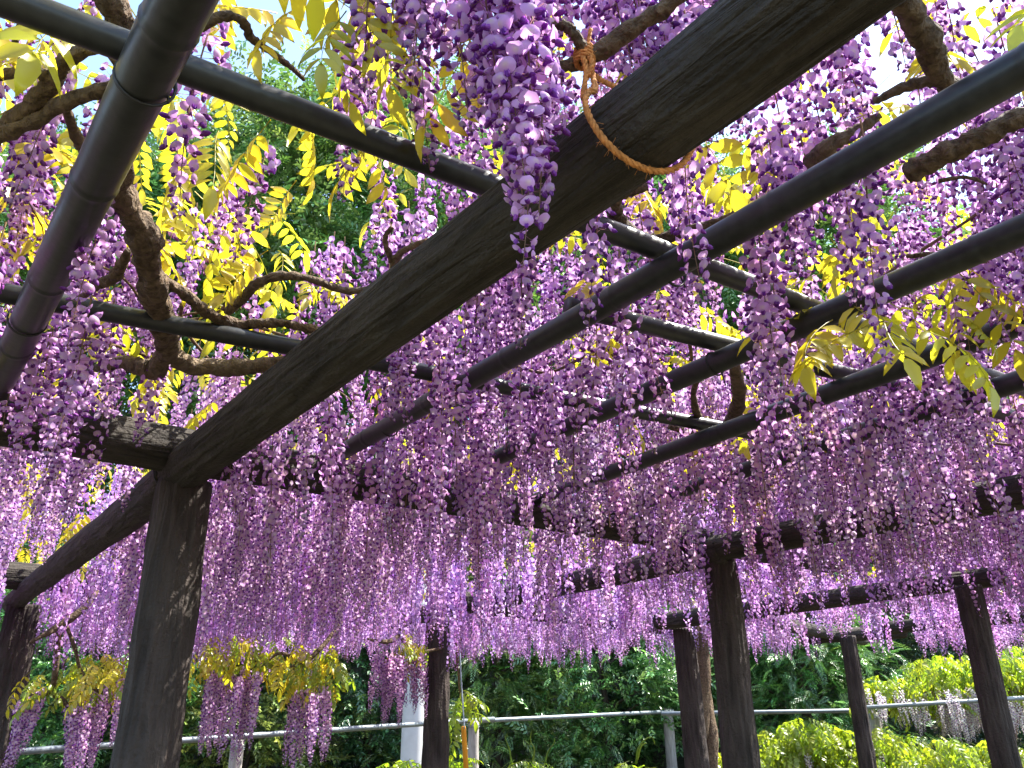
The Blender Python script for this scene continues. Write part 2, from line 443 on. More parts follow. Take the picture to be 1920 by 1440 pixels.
def raceme_layout(L, rng, per=.0063, spread=1.0):
    n = int(L / per); t = (np.arange(n) + rng.random(n) * .8) / n
    ang = np.arange(n) * 2.39996 + rng.normal(0, .35, n)
    z = -L * (.045 + .955 * t)
    sc = np.interp(t, [0, .15, .6, .88, 1], [1.0, 1.02, .92, .62, .30]) * rng.uniform(.86, 1.12, n)
    pl = np.interp(t, [0, .2, .7, 1], [.021, .023, .017, .006]) * rng.uniform(.7, 1.3, n) * spread
    el = rng.uniform(-.1, .75, n) * np.interp(t, [0, 1], [.8, .2])
    bx = .018 * np.sin(t * 2.6 + rng.random() * 6) * L * 2; by = .018 * np.sin(t * 2.2 + rng.random() * 6) * L * 2
    bx, by = bx - bx[0], by - by[0]
    out = np.stack([np.cos(ang), np.sin(ang), np.zeros(n)], 1)
    base = np.stack([bx, by, z], 1)
    pos = base + out * (pl * np.cos(el))[:, None] + np.array((0, 0, 1)) * (pl * np.sin(el) * .55)[:, None]
    nod = rng.normal(.35, .38, n) + .5 * (t > .85)
    f = out * np.cos(nod)[:, None] - np.array((0, 0, 1)) * np.sin(nod)[:, None]
    f = norm(f + rng.normal(0, .22, (n, 3)))
    R = frames(f, rng.normal(0, .3, n)) * sc[:, None, None]
    v = rng.uniform(.82, 1.12, n)
    tint = np.stack([v * rng.uniform(.93, 1.07, n), v * rng.uniform(.9, 1.08, n), v * rng.uniform(.95, 1.05, n)], 1)
    dark = np.interp(t, [0, .75, 1], [1, .93, .62])[:, None]; tint *= dark
    return n, t, base, pos, R, tint, np.stack([bx, by], 1)

def stalk_geo(n, base, pos, L, lod):
    """central stalk and the little flower stalks"""
    k = 9; idx = np.linspace(0, n - 1, k).astype(int)
    pts = [(0, 0, .03)] + [tuple(base[i]) for i in idx]
    rad = [.0019] + list(np.interp(np.linspace(0, 1, k), [0, 1], [.0017, .0006]))
    V, T = tube(pts, rad, 4 if lod == 0 else 3, cap=False)
    parts = [(V, T, np.tile(STALK, (len(V), 1)))]
    d = pos - base; s = norm(np.cross(d, np.array((.3, .2, 1.)))) * (.00055 if lod == 0 else .0007)
    b0 = base + np.array((0, 0, .002))
    PV = np.stack([b0 - s, b0 + s, pos + s * .8, pos - s * .8], 1).reshape(-1, 3)
    q = np.arange(n)[:, None] * 4
    PT = np.vstack([q + np.array([[0, 1, 2]]), q + np.array([[0, 2, 3]])])
    parts.append((PV, PT, np.tile(STALK * .6 + CALYX * .5, (len(PV), 1))))
    return join(parts)

def raceme_geo(L, seed, lod, per, spread=1.0, tone=(1, 1, 1)):
    rng = np.random.default_rng(seed)
    n, t, base, pos, R, tint, b = raceme_layout(L, rng, per, spread)
    V, T, C = FLO[lod]
    g = scatter(V * (1.0 if lod < 2 else 1.18), T, C, R, pos, tint * np.array(tone))
    if lod < 2: return join([g, stalk_geo(n, base, pos, L, lod)])
    k = np.linspace(0, n - 1, 4).astype(int)
    V2, T2 = tube([(0, 0, .03)] + [tuple(base[i]) for i in k], [.0018] * 5, 3, cap=False)
    return join([g, (V2, T2, np.tile(STALK, (len(V2), 1)))])

LENS = [.22, .28, .34, .40, .46, .52, .60]
RAC = {0: [], 1: [], 2: []}; MIDG = []; FARG = []
for li, Lr in enumerate(LENS):
    for s in range(2):
        v0 = mesh_np('raceme', *raceme_geo(Lr, 100 + li * 3 + s, 0, .0068, 1.1), mat=MAT_PETAL)
        RAC[0].append((Lr, v0))
        RAC[1].append((Lr, mesh_np('raceme', *raceme_geo(Lr, 200 + li * 3 + s, 1, .0058), mat=MAT_PETAL)))
        MIDG.append((Lr, raceme_geo(Lr, 400 + li * 3 + s, 1, .0075)))
        RAC[2].append((Lr, raceme_geo(Lr, 300 + li * 3 + s, 2, .0084)))
        FARG.append((Lr, raceme_geo(Lr, 500 + li * 3 + s, 3, .0092)))

# ------------------------------------------------------------------ compound leaves
def leaf_geo(L, seed, pairs=6, ll=.062, col=(.50, .50, .05), droop=.5):
    rng = np.random.default_rng(seed); parts = []
    n = 8; pts = []
    for i in range(n + 1):
        t = i / n; pts.append(Vector((L * t * (1 - .12 * t * droop), .012 * math.sin(t * 3 + seed), -droop * L * .35 * t * t)))
    V, T = tube(pts, list(np.linspace(.0014, .0006, n + 1)), 3, cap=False)
    col = np.array(col)
    parts.append((V, T, np.tile(col * .75, (len(V), 1))))
    def leaflet(p, d, nrm, size, w):
        d = norm(np.array(d)[None])[0]; s = norm(np.cross(nrm, d)[None])[0]; u = np.cross(d, s)
        st = [(0, .0), (.15, .55), (.42, 1.0), (.72, .70), (1.0, 0)]
        V, T = [], []
        for q, ww in st:
            bend = -.22 * q * q * size
            c = p + d * (q * size) + u * bend
            V += [c - s * (w * ww) + u * (w * ww * .35), c, c + s * (w * ww) + u * (w * ww * .35)]
        for i in range(4):
            a = i * 3
            T += [(a, a + 1, a + 4), (a, a + 4, a + 3), (a + 1, a + 2, a + 5), (a + 1, a + 5, a + 4)]
        cv = col * rng.uniform(.8, 1.15) * np.array((rng.uniform(.9, 1.1), 1, 1))
        return np.array(V), np.array(T), np.tile(cv, (len(V), 1))
    for i in range(pairs):
        t = .25 + .68 * i / (pairs - 1); j = min(int(t * n), n - 1); q = t * n - j
        p = np.array(pts[j].lerp(pts[j + 1], q)); d = np.array((pts[j + 1] - pts[j]).normalized())
        sz = ll * (1.0 - .35 * abs(t - .6)) * rng.uniform(.85, 1.1)
        for s in (-1, 1):
            side = np.array((0, s, 0)); dd = d * rng.uniform(.35, .65) + side + np.array((0, 0, -rng.uniform(.15, .75) * (.4 + droop)))
            parts.append(leaflet(p, dd, np.array((0, 0, 1.)) + rng.normal(0, .25, 3), sz, sz * .19))
    parts.append(leaflet(np.array(pts[-1]), np.array((pts[-1] - pts[-2]).normalized()) + np.array((0, 0, -.2)), np.array((0, 0, 1.)), ll * 1.15, ll * .21))
    return join(parts)
LEAFG = [leaf_geo(.17 + .022 * (i % 5), 40 + i, 5 + i % 3, .056 + .004 * (i % 4), (.62 + .04 * (i % 3), .60 - .02 * (i % 2), .045), .3 + .17 * (i % 5)) for i in range(8)]
LEAFM = [mesh_np('leaf', *g, mat=MAT_LEAF) for g in LEAFG]
LIME = [mesh_np('leaf', g[0], g[1], g[2] * np.array((.56, .86, 1.0)) * (.75 + .09 * (i % 4)), MAT_LEAF) for i, g in enumerate(LEAFG)]

def lowleaf(g):
    return g
# ------------------------------------------------------------------ wisteria vines
VINE_L = thing('wisteria_vine', 'wisteria vine with a thick crooked limb and lilac racemes around the bamboo-jointed black pipes', 'wisteria', at_h(300, 690, .9))
VINE_R = thing('wisteria_vine', 'wisteria vine roped to the great log beam with dense mauve racemes hanging through pipes', 'wisteria', at_h(1330, 830, .85))
VINE_F = thing('wisteria_vine', 'wisteria vine with a twisted brown trunk beside a post and a long lilac curtain', 'wisteria', at_d(1322, 1440, 8.2))
VINE_W = thing('wisteria_vine', 'low wisteria drooping yellow leaves and short lilac racemes in front of the steel rail', 'wisteria', at_d(560, 1240, 5.2))
for v in (VINE_L, VINE_R, VINE_F, VINE_W): v.location.z = 0
def under(o, parent):                         # keep world place while parenting to a thing at its base
    o.parent = parent; o.matrix_parent_inverse = Matrix.Translation(-Vector(parent.location)); return o

def branch(parent, pts, rough=.42, mat=MAT_VINE, seg=14, name='branch', sm=9, guard=.45):
    """pts: (px, py, h, thickness in px) -> a knotted limb"""
    P, R = [], []
    for px, py, h, wpx in pts:
        p = at_h(px, py, h); d = (p - CAMP).dot(fw); P.append(p); R.append(wpx * d / F / 2)
        if len(P) > 1 and d < 3.2: GUARD.append((P[-2], p, R[-1], guard))
    P, R = catmull(P, R, sm)
    sd = random.random() * 50
    V, T = tube(P, R, seg, rough, sd)
    o = obj(name, mesh_np(name, V, T, mat=mat)); under(o, parent); return o

B = lambda *a, **k: branch(VINE_L, *a, **k)
B([(170, -60, 1.0, 60), (215, 10, .97, 56), (236, 100, .95, 52), (232, 180, .93, 48), (222, 290, .92, 44), (232, 380, .91, 46), (268, 440, .90, 52), (286, 530, .89, 50), (312, 630, .88, 44), (318, 660, .88, 42)], rough=.46, seg=22, guard=.9)
B([(318, 655, .88, 34), (292, 690, .865, 36), (268, 690, .87, 30), (230, 680, .9, 22), (180, 690, .93, 14)], seg=16)
B([(310, 655, .88, 34), (360, 685, .885, 32), (430, 688, .89, 32), (500, 685, .9, 28), (590, 665, .93, 20), (660, 640, .96, 12)], seg=16, guard=.8)
B([(-30, 262, .93, 34), (40, 215, .93, 36), (95, 160, .94, 32), (125, 112, .95, 26), (190, 88, .95, 22), (225, 100, .95, 18)])
B([(-30, 152, .96, 14), (40, 132, .95, 18), (75, 138, .94, 22), (100, 150, .94, 20)])
B([(-20, 262, .9, 30), (60, 228, .91, 26), (150, 180, .92, 26), (230, 160, .93, 26)])
B([(120, 190, .95, 16), (145, 260, .97, 20), (170, 310, .97, 16), (180, 360, 1.0, 10)])
B([(20, 110, 1.0, 12), (30, 70, 1.02, 10), (40, 40, 1.04, 8)])
B([(375, 52, .96, 16), (420, 30, .97, 18), (455, 40, .97, 18), (470, 70, .97, 16), (505, 95, .98, 13), (550, 130, 1.0, 10), (570, 150, 1.01, 6)])
B([(300, 520, .9, 18), (345, 550, .9, 20), (392, 588, .9, 22), (440, 610, .9, 22), (490, 606, .91, 18), (540, 608, .92, 15), (600, 622, .93, 18), (640, 632, .94, 16)])
B([(425, 585, .92, 16), (455, 560, .93, 18), (478, 535, .93, 18), (520, 518, .94, 16), (580, 522, .95, 13), (650, 545, .96, 14), (720, 540, .97, 12)])
B([(240, 470, .93, 14), (215, 518, .93, 22), (180, 535, .94, 18), (150, 560, .96, 10)])
B([(650, 640, .95, 12), (700, 600, .98, 10), (735, 520, 1.0, 14), (745, 480, 1.0, 13), (790, 455, 1.0, 11), (850, 440, 1.02, 8)])
B([(735, 490, 1.0, 12), (722, 450, 1.03, 10), (735, 425, 1.05, 8)])
B = lambda *a, **k: branch(VINE_R, *a, **k)
B([(1300, -30, .98, 30), (1240, 20, .97, 30), (1170, 65, .96, 30), (1110, 108, .945, 30), (1070, 122, .94, 22), (1020, 125, .95, 14)], seg=16)
B([(1100, 112, .945, 24), (1082, 70, .955, 20), (1060, 50, .965, 22), (1035, 48, .97, 14)], seg=10)
B([(1660, -60, .95, 46), (1705, 20, .94, 46), (1740, 80, .93, 42), (1762, 140, .925, 36), (1810, 190, .93, 30)], seg=16)
B([(1765, 150, .92, 26), (1710, 158, .93, 20), (1640, 190, .94, 14)])
B([(1520, 306, .93, 30), (1560, 270, .93, 30), (1605, 248, .94, 24), (1650, 215, .96, 14)])
B([(1700, 325, .9, 36), (1760, 296, .9, 42), (1830, 262, .9, 40), (1925, 215, .91, 36), (2000, 180, .92, 30)], seg=16)
B([(1215, 350, .94, 14), (1160, 368, .93, 22), (1155, 400, .92, 26), (1185, 438, .91, 26), (1225, 450, .91, 22), (1290, 432, .92, 18), (1350, 415, .93, 16), (1420, 380, .95, 10)], seg=16)
B([(1255, 800, .9, 10), (1290, 810, .89, 14), (1320, 826, .88, 22), (1352, 812, .88, 26), (1378, 778, .885, 24), (1386, 735, .89, 24), (1378, 690, .90, 20), (1365, 660, .93, 14)], seg=16, guard=.9)
B([(1325, 822, .88, 14), (1312, 790, .89, 13), (1300, 745, .9, 11), (1310, 700, .93, 9)])
B([(1700, 480, .95, 8), (1780, 478, .95, 10), (1860, 500, .96, 6)])
B([(1760, 340, 1.0, 8), (1810, 332, 1.0, 7), (1850, 345, 1.0, 5)])
B = lambda *a, **k: branch(VINE_F, *a, **k)
# twisted trunk beside the post with the beam on it
tb = at_d(1322, 1440, 8.2); tt = at_h(1318, 1185, .50)
for k, (ph, rr, ra) in enumerate(((0.0, .105, .055), (2.2, .085, .06), (4.1, .07, .07))):
    pts, rad = [], []
    for i in range(22):
        t = i / 21; z = -.1 + t * (EYE + .95)
        c = Vector((tb.x + (tt.x - tb.x) * t * .6, tb.y, z)); a = ph + t * 4.2 + .3 * math.sin(t * 9 + k)
        pts.append(c + Vector((math.cos(a), math.sin(a), 0)) * (ra * (1 + .5 * (1 - t) ** 2))); rad.append(rr * (1.25 - .5 * t))
    V, T = tube(pts, rad, 14, .25, k * 9.)
    under(obj('trunk', mesh_np('trunk', V, T, mat=MAT_VINE)), VINE_F)
for q in ((1318, 1170), (1330, 1160)):
    B([(q[0], q[1] + 10, .62, 16), (q[0] + 40, 1140, .75, 14), (q[0] + 120, 1090, .85, 12), (q[0] + 260, 1060, .9, 8)])
B([(1320, 1175, .6, 18), (1270, 1130, .8, 15), (1150, 1080, .88, 12), (1000, 1050, .9, 8)])

def droop(parent, pts, depth, name='branch'):
    P = [at_d(px, py, depth + dz) for px, py, dz, wpx in pts]; R = [wpx * depth / F / 2 for *_, wpx in pts]
    P, R = catmull(P, R, 5); V, T = tube(P, R, 8, .22, random.random() * 40)
    return under(obj(name, mesh_np(name, V, T, mat=MAT_VINE)), parent)
droop(VINE_W, [(180, 1105, .2, 14), (160, 1138, .1, 13), (115, 1172, 0, 15), (80, 1192, -.1, 8), (55, 1205, -.15, 5)], 5.0)
droop(VINE_W, [(113, 1172, 0, 12), (107, 1215, 0, 12), (104, 1260, 0, 11), (92, 1298, 0, 10), (60, 1302, 0, 6), (45, 1310, 0, 3)], 5.0)
droop(VINE_W, [(125, 1175, 0, 7), (140, 1215, 0, 7), (155, 1265, .05, 7), (188, 1298, .1, 6), (240, 1304, .2, 4)], 5.0)
droop(VINE_W, [(92, 1300, 0, 9), (115, 1310, 0, 10), (128, 1325, 0, 7), (140, 1335, 0, 3)], 5.0)
droop(VINE_W, [(640, 1165, .3, 9), (618, 1195, .2, 9), (595, 1222, .1, 9), (560, 1248, 0, 9), (520, 1252, -.1, 6), (495, 1240, -.1, 3)], 5.2)
droop(VINE_W, [(560, 1247, 0, 6), (540, 1228, -.1, 7), (520, 1226, -.15, 5), (505, 1238, -.2, 3)], 5.2)
droop(VINE_W, [(760, 1150, .2, 16), (752, 1185, .1, 13), (768, 1212, 0, 9), (790, 1222, 0, 7), (830, 1215, .1, 4)], 6.2)
droop(VINE_W, [(752, 1190, .1, 10), (732, 1202, 0, 9), (708, 1202, -.1, 7), (690, 1198, -.2, 4)], 6.2)

# ------------------------------------------------------------------ where racemes hang
aA, bA = BEAM_A; dA2 = np.array(((bA - aA).x, (bA - aA).y)); dA2 /= np.linalg.norm(dA2); nA2 = np.array((dA2[1], -dA2[0]))
if nA2[0] < 0: nA2 = -nA2                                         # points to the far right side of the great beam
sideA = lambda x, y: (x - aA.x) * nA2[0] + (y - aA.y) * nA2[1]
aP, bP = BEAM_P; dP2 = np.array(((bP - aP).x, (bP - aP).y)); dP2 /= np.linalg.norm(dP2); nP2 = np.array((-dP2[1], dP2[0]))
if nP2[1] < 0: nP2 = -nP2
sideP = lambda x, y: (x - aP.x) * nP2[0] + (y - aP.y) * nP2[1]

HOLES = []
for px, py, h, rad, dp in ((400, 330, .75, .22, .75), (520, 430, .75, .25, .7), (640, 300, .75, .20, .7), (800, 380, .78, .22, .75), (480, 120, .75, .16, .8), (690, 60, .75, .14, .95), (110, 60, .75, .18, .95), (50, 330, .75, .12, .3),
                           (1560, 640, .75, .28, .85), (1700, 590, .75, .22, .7), (1420, 560, .75, .15, .4), (1240, 60, .8, .16, .6), (1790, 420, .75, .15, .4), (1310, 800, .75, .25, .8),
                           (700, 830, .75, .2, .5), (150, 100, .8, .15, .9), (1180, 440, .8, .12, .9), (1500, 930, .75, .15, .3)):
    p = at_h(px, py, h); HOLES.append((p.x, p.y, rad, dp, 0))
for px, py, h, rad, dp in ((430, 330, 1.15, .38, .85), (600, 260, 1.15, .32, .8), (560, 480, 1.15, .45, .8), (800, 400, 1.15, .38, .85), (480, 60, 1.15, .28, .8), (110, 40, 1.15, .3, .9), (720, 60, 1.15, .22, .9),
                           (1600, 620, 1.15, .42, .8), (1780, 540, 1.15, .3, .7), (1250, 60, 1.15, .2, .5), (1180, 450, 1.15, .22, .8), (1420, 570, 1.1, .25, .6), (730, 790, 1.1, .4, .6), (1060, 730, 1.1, .3, .5), (60, 600, 1.1, .3, .6)):
    p = at_h(px, py, h); HOLES.append((p.x, p.y, rad, dp, 1))
def dens(x, y, upper=0):
    d = np.ones_like(x)
    for hx, hy, r, dp, hu in HOLES:
        dp *= .56 if upper else (.25 if hu else .85)
        d *= 1 - dp * np.exp(-((x - hx) ** 2 + (y - hy) ** 2) / (r * r))
    return d

def layer(cell, lower):
    gx = np.arange(-8.2, 8.6, cell); gy = np.arange(.6, 12.5 if lower else 7.0, cell)
    X, Y = np.meshgrid(gx, gy); X = X.ravel() + RNG.uniform(-.5, .5, X.size) * cell * 1.3; Y = Y.ravel() + RNG.uniform(-.5, .5, Y.size) * cell * 1.3
    sA, sP = sideA(X, Y), sideP(X, Y); nr = (sA < 0) & (sP < 0)
    if lower: d0 = np.where(nr, .72, .95) * np.where(Y > 6.0, .62, 1.0) * np.where(Y > 8.5, .6, 1)
    else: d0 = np.where(nr, .92, 1.0) * np.where(sP > 0, .25, 1.0)
    nz = np.array([noise.noise(Vector((x * 1.9, y * 1.9, 3.3 if lower else 17.))) for x, y in zip(X, Y)])
    n2 = np.array([noise.noise(Vector((x * 4.6, y * 4.6, 41.))) for x, y in zip(X, Y)])
    k = RNG.random(X.size) < d0 * dens(X, Y, 0 if lower else 1) * np.clip(1.05 + .9 * nz + np.where(sP > 0, 1.3, .5) * n2, .12, 1.6)
    k &= np.hypot(X, Y) > (.95 if lower else .8)
    k &= ~((X < -4.2) & (Y > 6.5)) & (Y < 11.2 - .12 * np.abs(X))
    X, Y, sA, sP, nr = X[k], Y[k], sA[k], sP[k], nr[k]; n = X.size
    if lower:
        TOP = np.clip(.90 + .05 * RNG.standard_normal(n) + np.where(sP > 0, -.03, 0) - np.where(Y > 5, .05, 0) - np.where(Y > 7, .07, 0), .72, 1.05)
        LEN = np.where(nr, RNG.normal(.33, .075, n), np.where(sP > 0, RNG.normal(.53, .08, n), RNG.normal(.43, .07, n)))
        lf = np.array([noise.noise(Vector((x * 1.6, y * 1.6, 77.))) for x, y in zip(X, Y)])
        LEN = np.where(sP > 0, LEN * (.95 + .6 * lf), LEN)
        LEN = np.where(Y > 6.0, LEN * .80, LEN)
    else:
        TOP = RNG.uniform(1.02, 1.50, n); LEN = np.minimum(RNG.normal(.36, .07, n), TOP - .78)
    return X, Y, TOP, np.clip(LEN, .2, .66), sA, sP, nr
X, Y, TOP, LEN, sA, sP, near = (np.concatenate(q) for q in zip(layer(.102, True), layer(.086, False)))
px0, py0, _ = proj(np.stack([X, Y, EYE + TOP], 1)); px1, py1, dp1 = proj(np.stack([X, Y, EYE + TOP - LEN], 1))
vis = (np.maximum(px0, px1) > -230) & (np.minimum(px0, px1) < 2150) & (py1 > -140)
X, Y, TOP, LEN, sA, sP, near = (q[vis] for q in (X, Y, TOP, LEN, sA, sP, near))
# leave the timbers mostly free of blossom hanging before them
def seg_hit(P, Dp, a, b, r):
    n = 60; q = np.array([tuple(a + (b - a) * (i / (n - 1))) for i in range(n)]); qx, qy, qd = proj(q)
    ok = qd > .15; qx, qy, qd = qx[ok], qy[ok], qd[ok]
    dx = P[0][:, None] - qx[None]; dy = P[1][:, None] - qy[None]; dd = np.hypot(dx, dy); k = dd.argmin(1)
    m = dd[np.arange(len(k)), k]
    return (m < r * F / qd[k] + .033 * F / np.maximum(Dp, .3)) & (Dp < qd[k] + .02)
ok = np.ones(X.size, bool)
for a, b, r, wgt in GUARD:
    hit = np.zeros(X.size, bool)
    for fr in (.35, .6, .8, .98):
        P = proj(np.stack([X, Y, EYE + TOP - LEN * fr], 1)); hit |= seg_hit((P[0], P[1]), P[2], a, b, r)
    # first try to draw a shorter raceme, else leave it out
    short = hit & (LEN > .34) & (RNG.random(X.size) < .5); L2 = np.where(short, LEN * .62, LEN); h2 = np.zeros(X.size, bool)
    for fr in (.5, .98):
        P = proj(np.stack([X, Y, EYE + TOP - L2 * fr], 1)); h2 |= seg_hit((P[0], P[1]), P[2], a, b, r)
    fix = short & ~h2; LEN = np.where(fix, L2, LEN); hit &= ~fix
    ok &= ~(hit & (RNG.random(X.size) < wgt))
# not through the timbers themselves
for a, b, r, wgt in GUARD:
    if abs(a.z - b.z) > 1: continue
    ax, ay = a.x, a.y; vx, vy = b.x - a.x, b.y - a.y; l2 = vx * vx + vy * vy
    t = np.clip(((X - ax) * vx + (Y - ay) * vy) / l2, 0, 1); dd = np.hypot(X - ax - t * vx, Y - ay - t * vy)
    ok &= dd > r * .9
X, Y, TOP, LEN, sA, sP, near = (q[ok] for q in (X, Y, TOP, LEN, sA, sP, near))
# the big raceme that hangs right before the great beam, and its neighbours
HERO = [(985, 20, 478, .88, .46), (948, 10, 330, .92, .36), (905, -20, 260, .95, .30), (1000, 0, 425, .95, .42), (958, 0, 440, 1.0, .44), (978, 0, 400, 1.02, .42), (850, -30, 230, 1.0, .34), (790, -40, 200, 1.05, .34), (1000, -20, 250, 1.0, .34), (830, 0, 150, 1.15, .32), (765, 0, 120, 1.15, .30), (880, 0, 200, 1.25, .36), (925, 0, 215, 1.35, .40), (1030, 0, 190, 1.3, .34), (1160, 0, 190, 1.45, .36), (1195, 0, 150, 1.35, .32), (1130, 0, 215, 1.5, .34), (1060, 0, 240, 1.4, .3), (700, 0, 330, 1.7, .34), (660, 0, 280, 1.6, .30), (335, 90, 400, 1.2, .40), (150, 360, 660, 1.4, .40)]

owner = np.where(sP > 0, 2, np.where(near, 0, 1))
PAR = (VINE_L, VINE_R, VINE_F)
order = np.argsort(np.hypot(X, Y))
cnt = [0, 0, 0]; rest = [[], [], []]
def put(par, me, x, y, z, sz, rotz, tilt=(0, 0), name='raceme'):
    o = obj(name, me); o.parent = par
    o.location = Vector((x, y, z)) - Vector(par.location); o.rotation_euler = (tilt[0], tilt[1], rotz)
    o.scale = (sz[0], sz[0], sz[1]); return o
for i in order:
    w_ = owner[i]; Lr = LEN[i]; k = int(np.argmin([abs(Lr - q) for q in LENS])) * 2 + random.randrange(2)
    if cnt[w_] < 292:
        lod = 0 if math.hypot(X[i], Y[i]) < 2.6 else 1
        L0, me = RAC[lod][k]
        put(PAR[w_], me, X[i], Y[i], EYE + TOP[i], (random.uniform(.9, 1.15), Lr / L0), random.uniform(0, 6.28), (random.gauss(0, .04), random.gauss(0, .04)))
        cnt[w_] += 1
    else: rest[w_].append((i, k))
lodof = lambda i: 0 if math.hypot(X[i], Y[i]) < 2.6 else 1 if math.hypot(X[i], Y[i]) < 4.3 else 2
for w_ in range(3):
    if not rest[w_]: continue
    parts = []
    for k, lod in sorted(set((q, lodof(i)) for i, q in rest[w_])):
        ids = [i for i, q in rest[w_] if q == k and lodof(i) == lod]; L0, (V, T, C) = (MIDG, RAC[2], FARG)[lod][k]
        n = len(ids); a = RNG.uniform(0, 6.28, n); s = RNG.uniform(.95, 1.2, n); c_, s_ = np.cos(a), np.sin(a)
        R = np.zeros((n, 3, 3)); R[:, 0, 0] = c_ * s; R[:, 0, 1] = -s_ * s; R[:, 1, 0] = s_ * s; R[:, 1, 1] = c_ * s; R[:, 2, 2] = LEN[ids] / L0
        v = RNG.uniform(.78, 1.16, n); tint = np.stack([v * RNG.uniform(.92, 1.08, n), v * RNG.uniform(.9, 1.1, n), v * RNG.uniform(.97, 1.06, n)], 1)
        parts.append(scatter(V, T, C, R, np.stack([X[ids], Y[ids], EYE + TOP[ids]], 1), tint))
    V, T, C = join(parts); print('curtain tris', len(T))
    o = obj('raceme_curtain', mesh_np('raceme_curtain', V, T, C, MAT_PETAL), kind='stuff'); under(o, PAR[w_])
print('racemes', cnt, [len(r) for r in rest])

# hero racemes: stalk with every floret on it as a piece
FLOM = []
for s in range(4):
    V, T, C = FLO[0]; v = (1.0, .9, 1.08, .96)[s]
    FLOM.append(mesh_np('floret', V, T, C * np.array((v * (1, 1.04, .98, 1.0)[s], v, v)), mat=MAT_PETAL))
for hi, (px, ya, yb, d, Lh) in enumerate(HERO):
    par = VINE_L
    p = at_d(px, yb, d); ztop = p.z + Lh
    if hi >= 3:
        L0, me = RAC[0][int(np.argmin([abs(Lh - q) for q in LENS])) * 2]
        put(par, me, p.x, p.y, ztop, (1.1, Lh / L0), hi * 1.3); continue
    rng = np.random.default_rng(900 + hi)
    n, t, base, pos, R, tint, bb = raceme_layout(Lh, rng, .0058, 1.1)
    V, T, C = stalk_geo(n, base, pos, Lh, 0)
    r = put(par, mesh_np('raceme', V, T, C, MAT_PETAL), p.x, p.y, ztop, (1.1, 1), 0)
    for j in range(n):
        f = bpy.data.objects.new('floret', FLOM[j % 4]); COL.objects.link(f); f.parent = r
        f.matrix_local = Matrix.Translation(Vector(pos[j])) @ Matrix(R[j].tolist()).to_4x4()

# low racemes on the drooping wisteria
low = []
for px, py, d in ((55, 1305, 5.0), (75, 1300, 5.1), (40, 1320, 5.0), (130, 1315, 5.0), (155, 1300, 5.1), (180, 1295, 5.2), (205, 1290, 5.1), (225, 1285, 5.0), (245, 1280, 5.2), (165, 1320, 4.9), (195, 1330, 5.0), (145, 1330, 5.3),
                  (395, 1265, 5.2), (415, 1255, 5.1), (438, 1262, 5.2), (460, 1250, 5.3), (478, 1262, 5.1), (425, 1270, 5.3), (450, 1275, 5.0), (470, 1280, 5.3), (570, 1290, 5.2), (592, 1280, 5.3), (610, 1285, 5.2), (555, 1300, 5.2), (600, 1300, 5.0),
                  (715, 1215, 6.2), (735, 1225, 6.1), (752, 1228, 6.2), (770, 1230, 6.2), (785, 1228, 6.3), (742, 1240, 6.3), (762, 1240, 6.1), (795, 1232, 6.2), (400, 1280, 5.4), (705, 1225, 6.4), (725, 1240, 6.2)):
  for _ in range(2):
    p = at_d(px + random.gauss(0, 7) * _, py + random.gauss(0, 9) * _, d + random.gauss(0, .12) * _); Lr = random.uniform(.36, .5); k = int(np.argmin([abs(Lr - q) for q in LENS])) * 2 + random.randrange(2)
    L0, me = RAC[1][k]; put(VINE_W, me, p.x, p.y, p.z, (random.uniform(.95, 1.2), Lr / L0), random.uniform(0, 6), (random.gauss(0, .05), random.gauss(0, .05)))

# ------------------------------------------------------------------ wisteria leaves
def put_leaf(par, p, az, pitch, roll, sc, me=None):
    o = obj('leaf', me or random.choice(LEAFM)); o.parent = par; o.location = Vector(p) - Vector(par.location)
    o.rotation_euler = (roll, pitch, az); o.scale = (sc,) * 3; return o
cellL = .118
gx = np.arange(-7.5, 8, cellL); gy = np.arange(-.6, 10.5, cellL)
LX, LY = np.meshgrid(gx, gy); LX = LX.ravel() + RNG.uniform(-.5, .5, LX.size) * cellL * 1.4; LY = LY.ravel() + RNG.uniform(-.5, .5, LY.size) * cellL * 1.4
nz = np.array([noise.noise(Vector((x * 1.3, y * 1.3, 9.1))) for x, y in zip(LX, LY)])
kp = RNG.random(LX.size) < np.clip(.72 + 1.0 * nz, .12, 1) * np.where(sideA(LX, LY) < 0, 1.0, .55) * np.where(sideP(LX, LY) > 0, .6, 1) * np.where(LY > 5, .7, 1)
LX, LY = LX[kp], LY[kp]; LH = RNG.uniform(1.0, 1.85, LX.size)
lx, ly, ld = proj(np.stack([LX, LY, EYE + LH], 1))
kp = (lx > -400) & (lx < 2320) & (ly > -700) & (ld > .2)
LX, LY, LH = LX[kp], LY[kp], LH[kp]
lown = np.where(sideP(LX, LY) > 0, 2, np.where(sideA(LX, LY) < 0, 0, 1)); cl = [0, 0, 0]; lrest = [[], [], []]
for i in np.argsort(np.hypot(LX, LY)):
    w_ = lown[i]
    if cl[w_] < 280:
        put_leaf(PAR[w_], (LX[i], LY[i], EYE + LH[i]), random.uniform(0, 6.28), random.uniform(.0, .9), random.gauss(0, .5), random.uniform(.85, 1.35)); cl[w_] += 1
    else: lrest[w_].append(i)
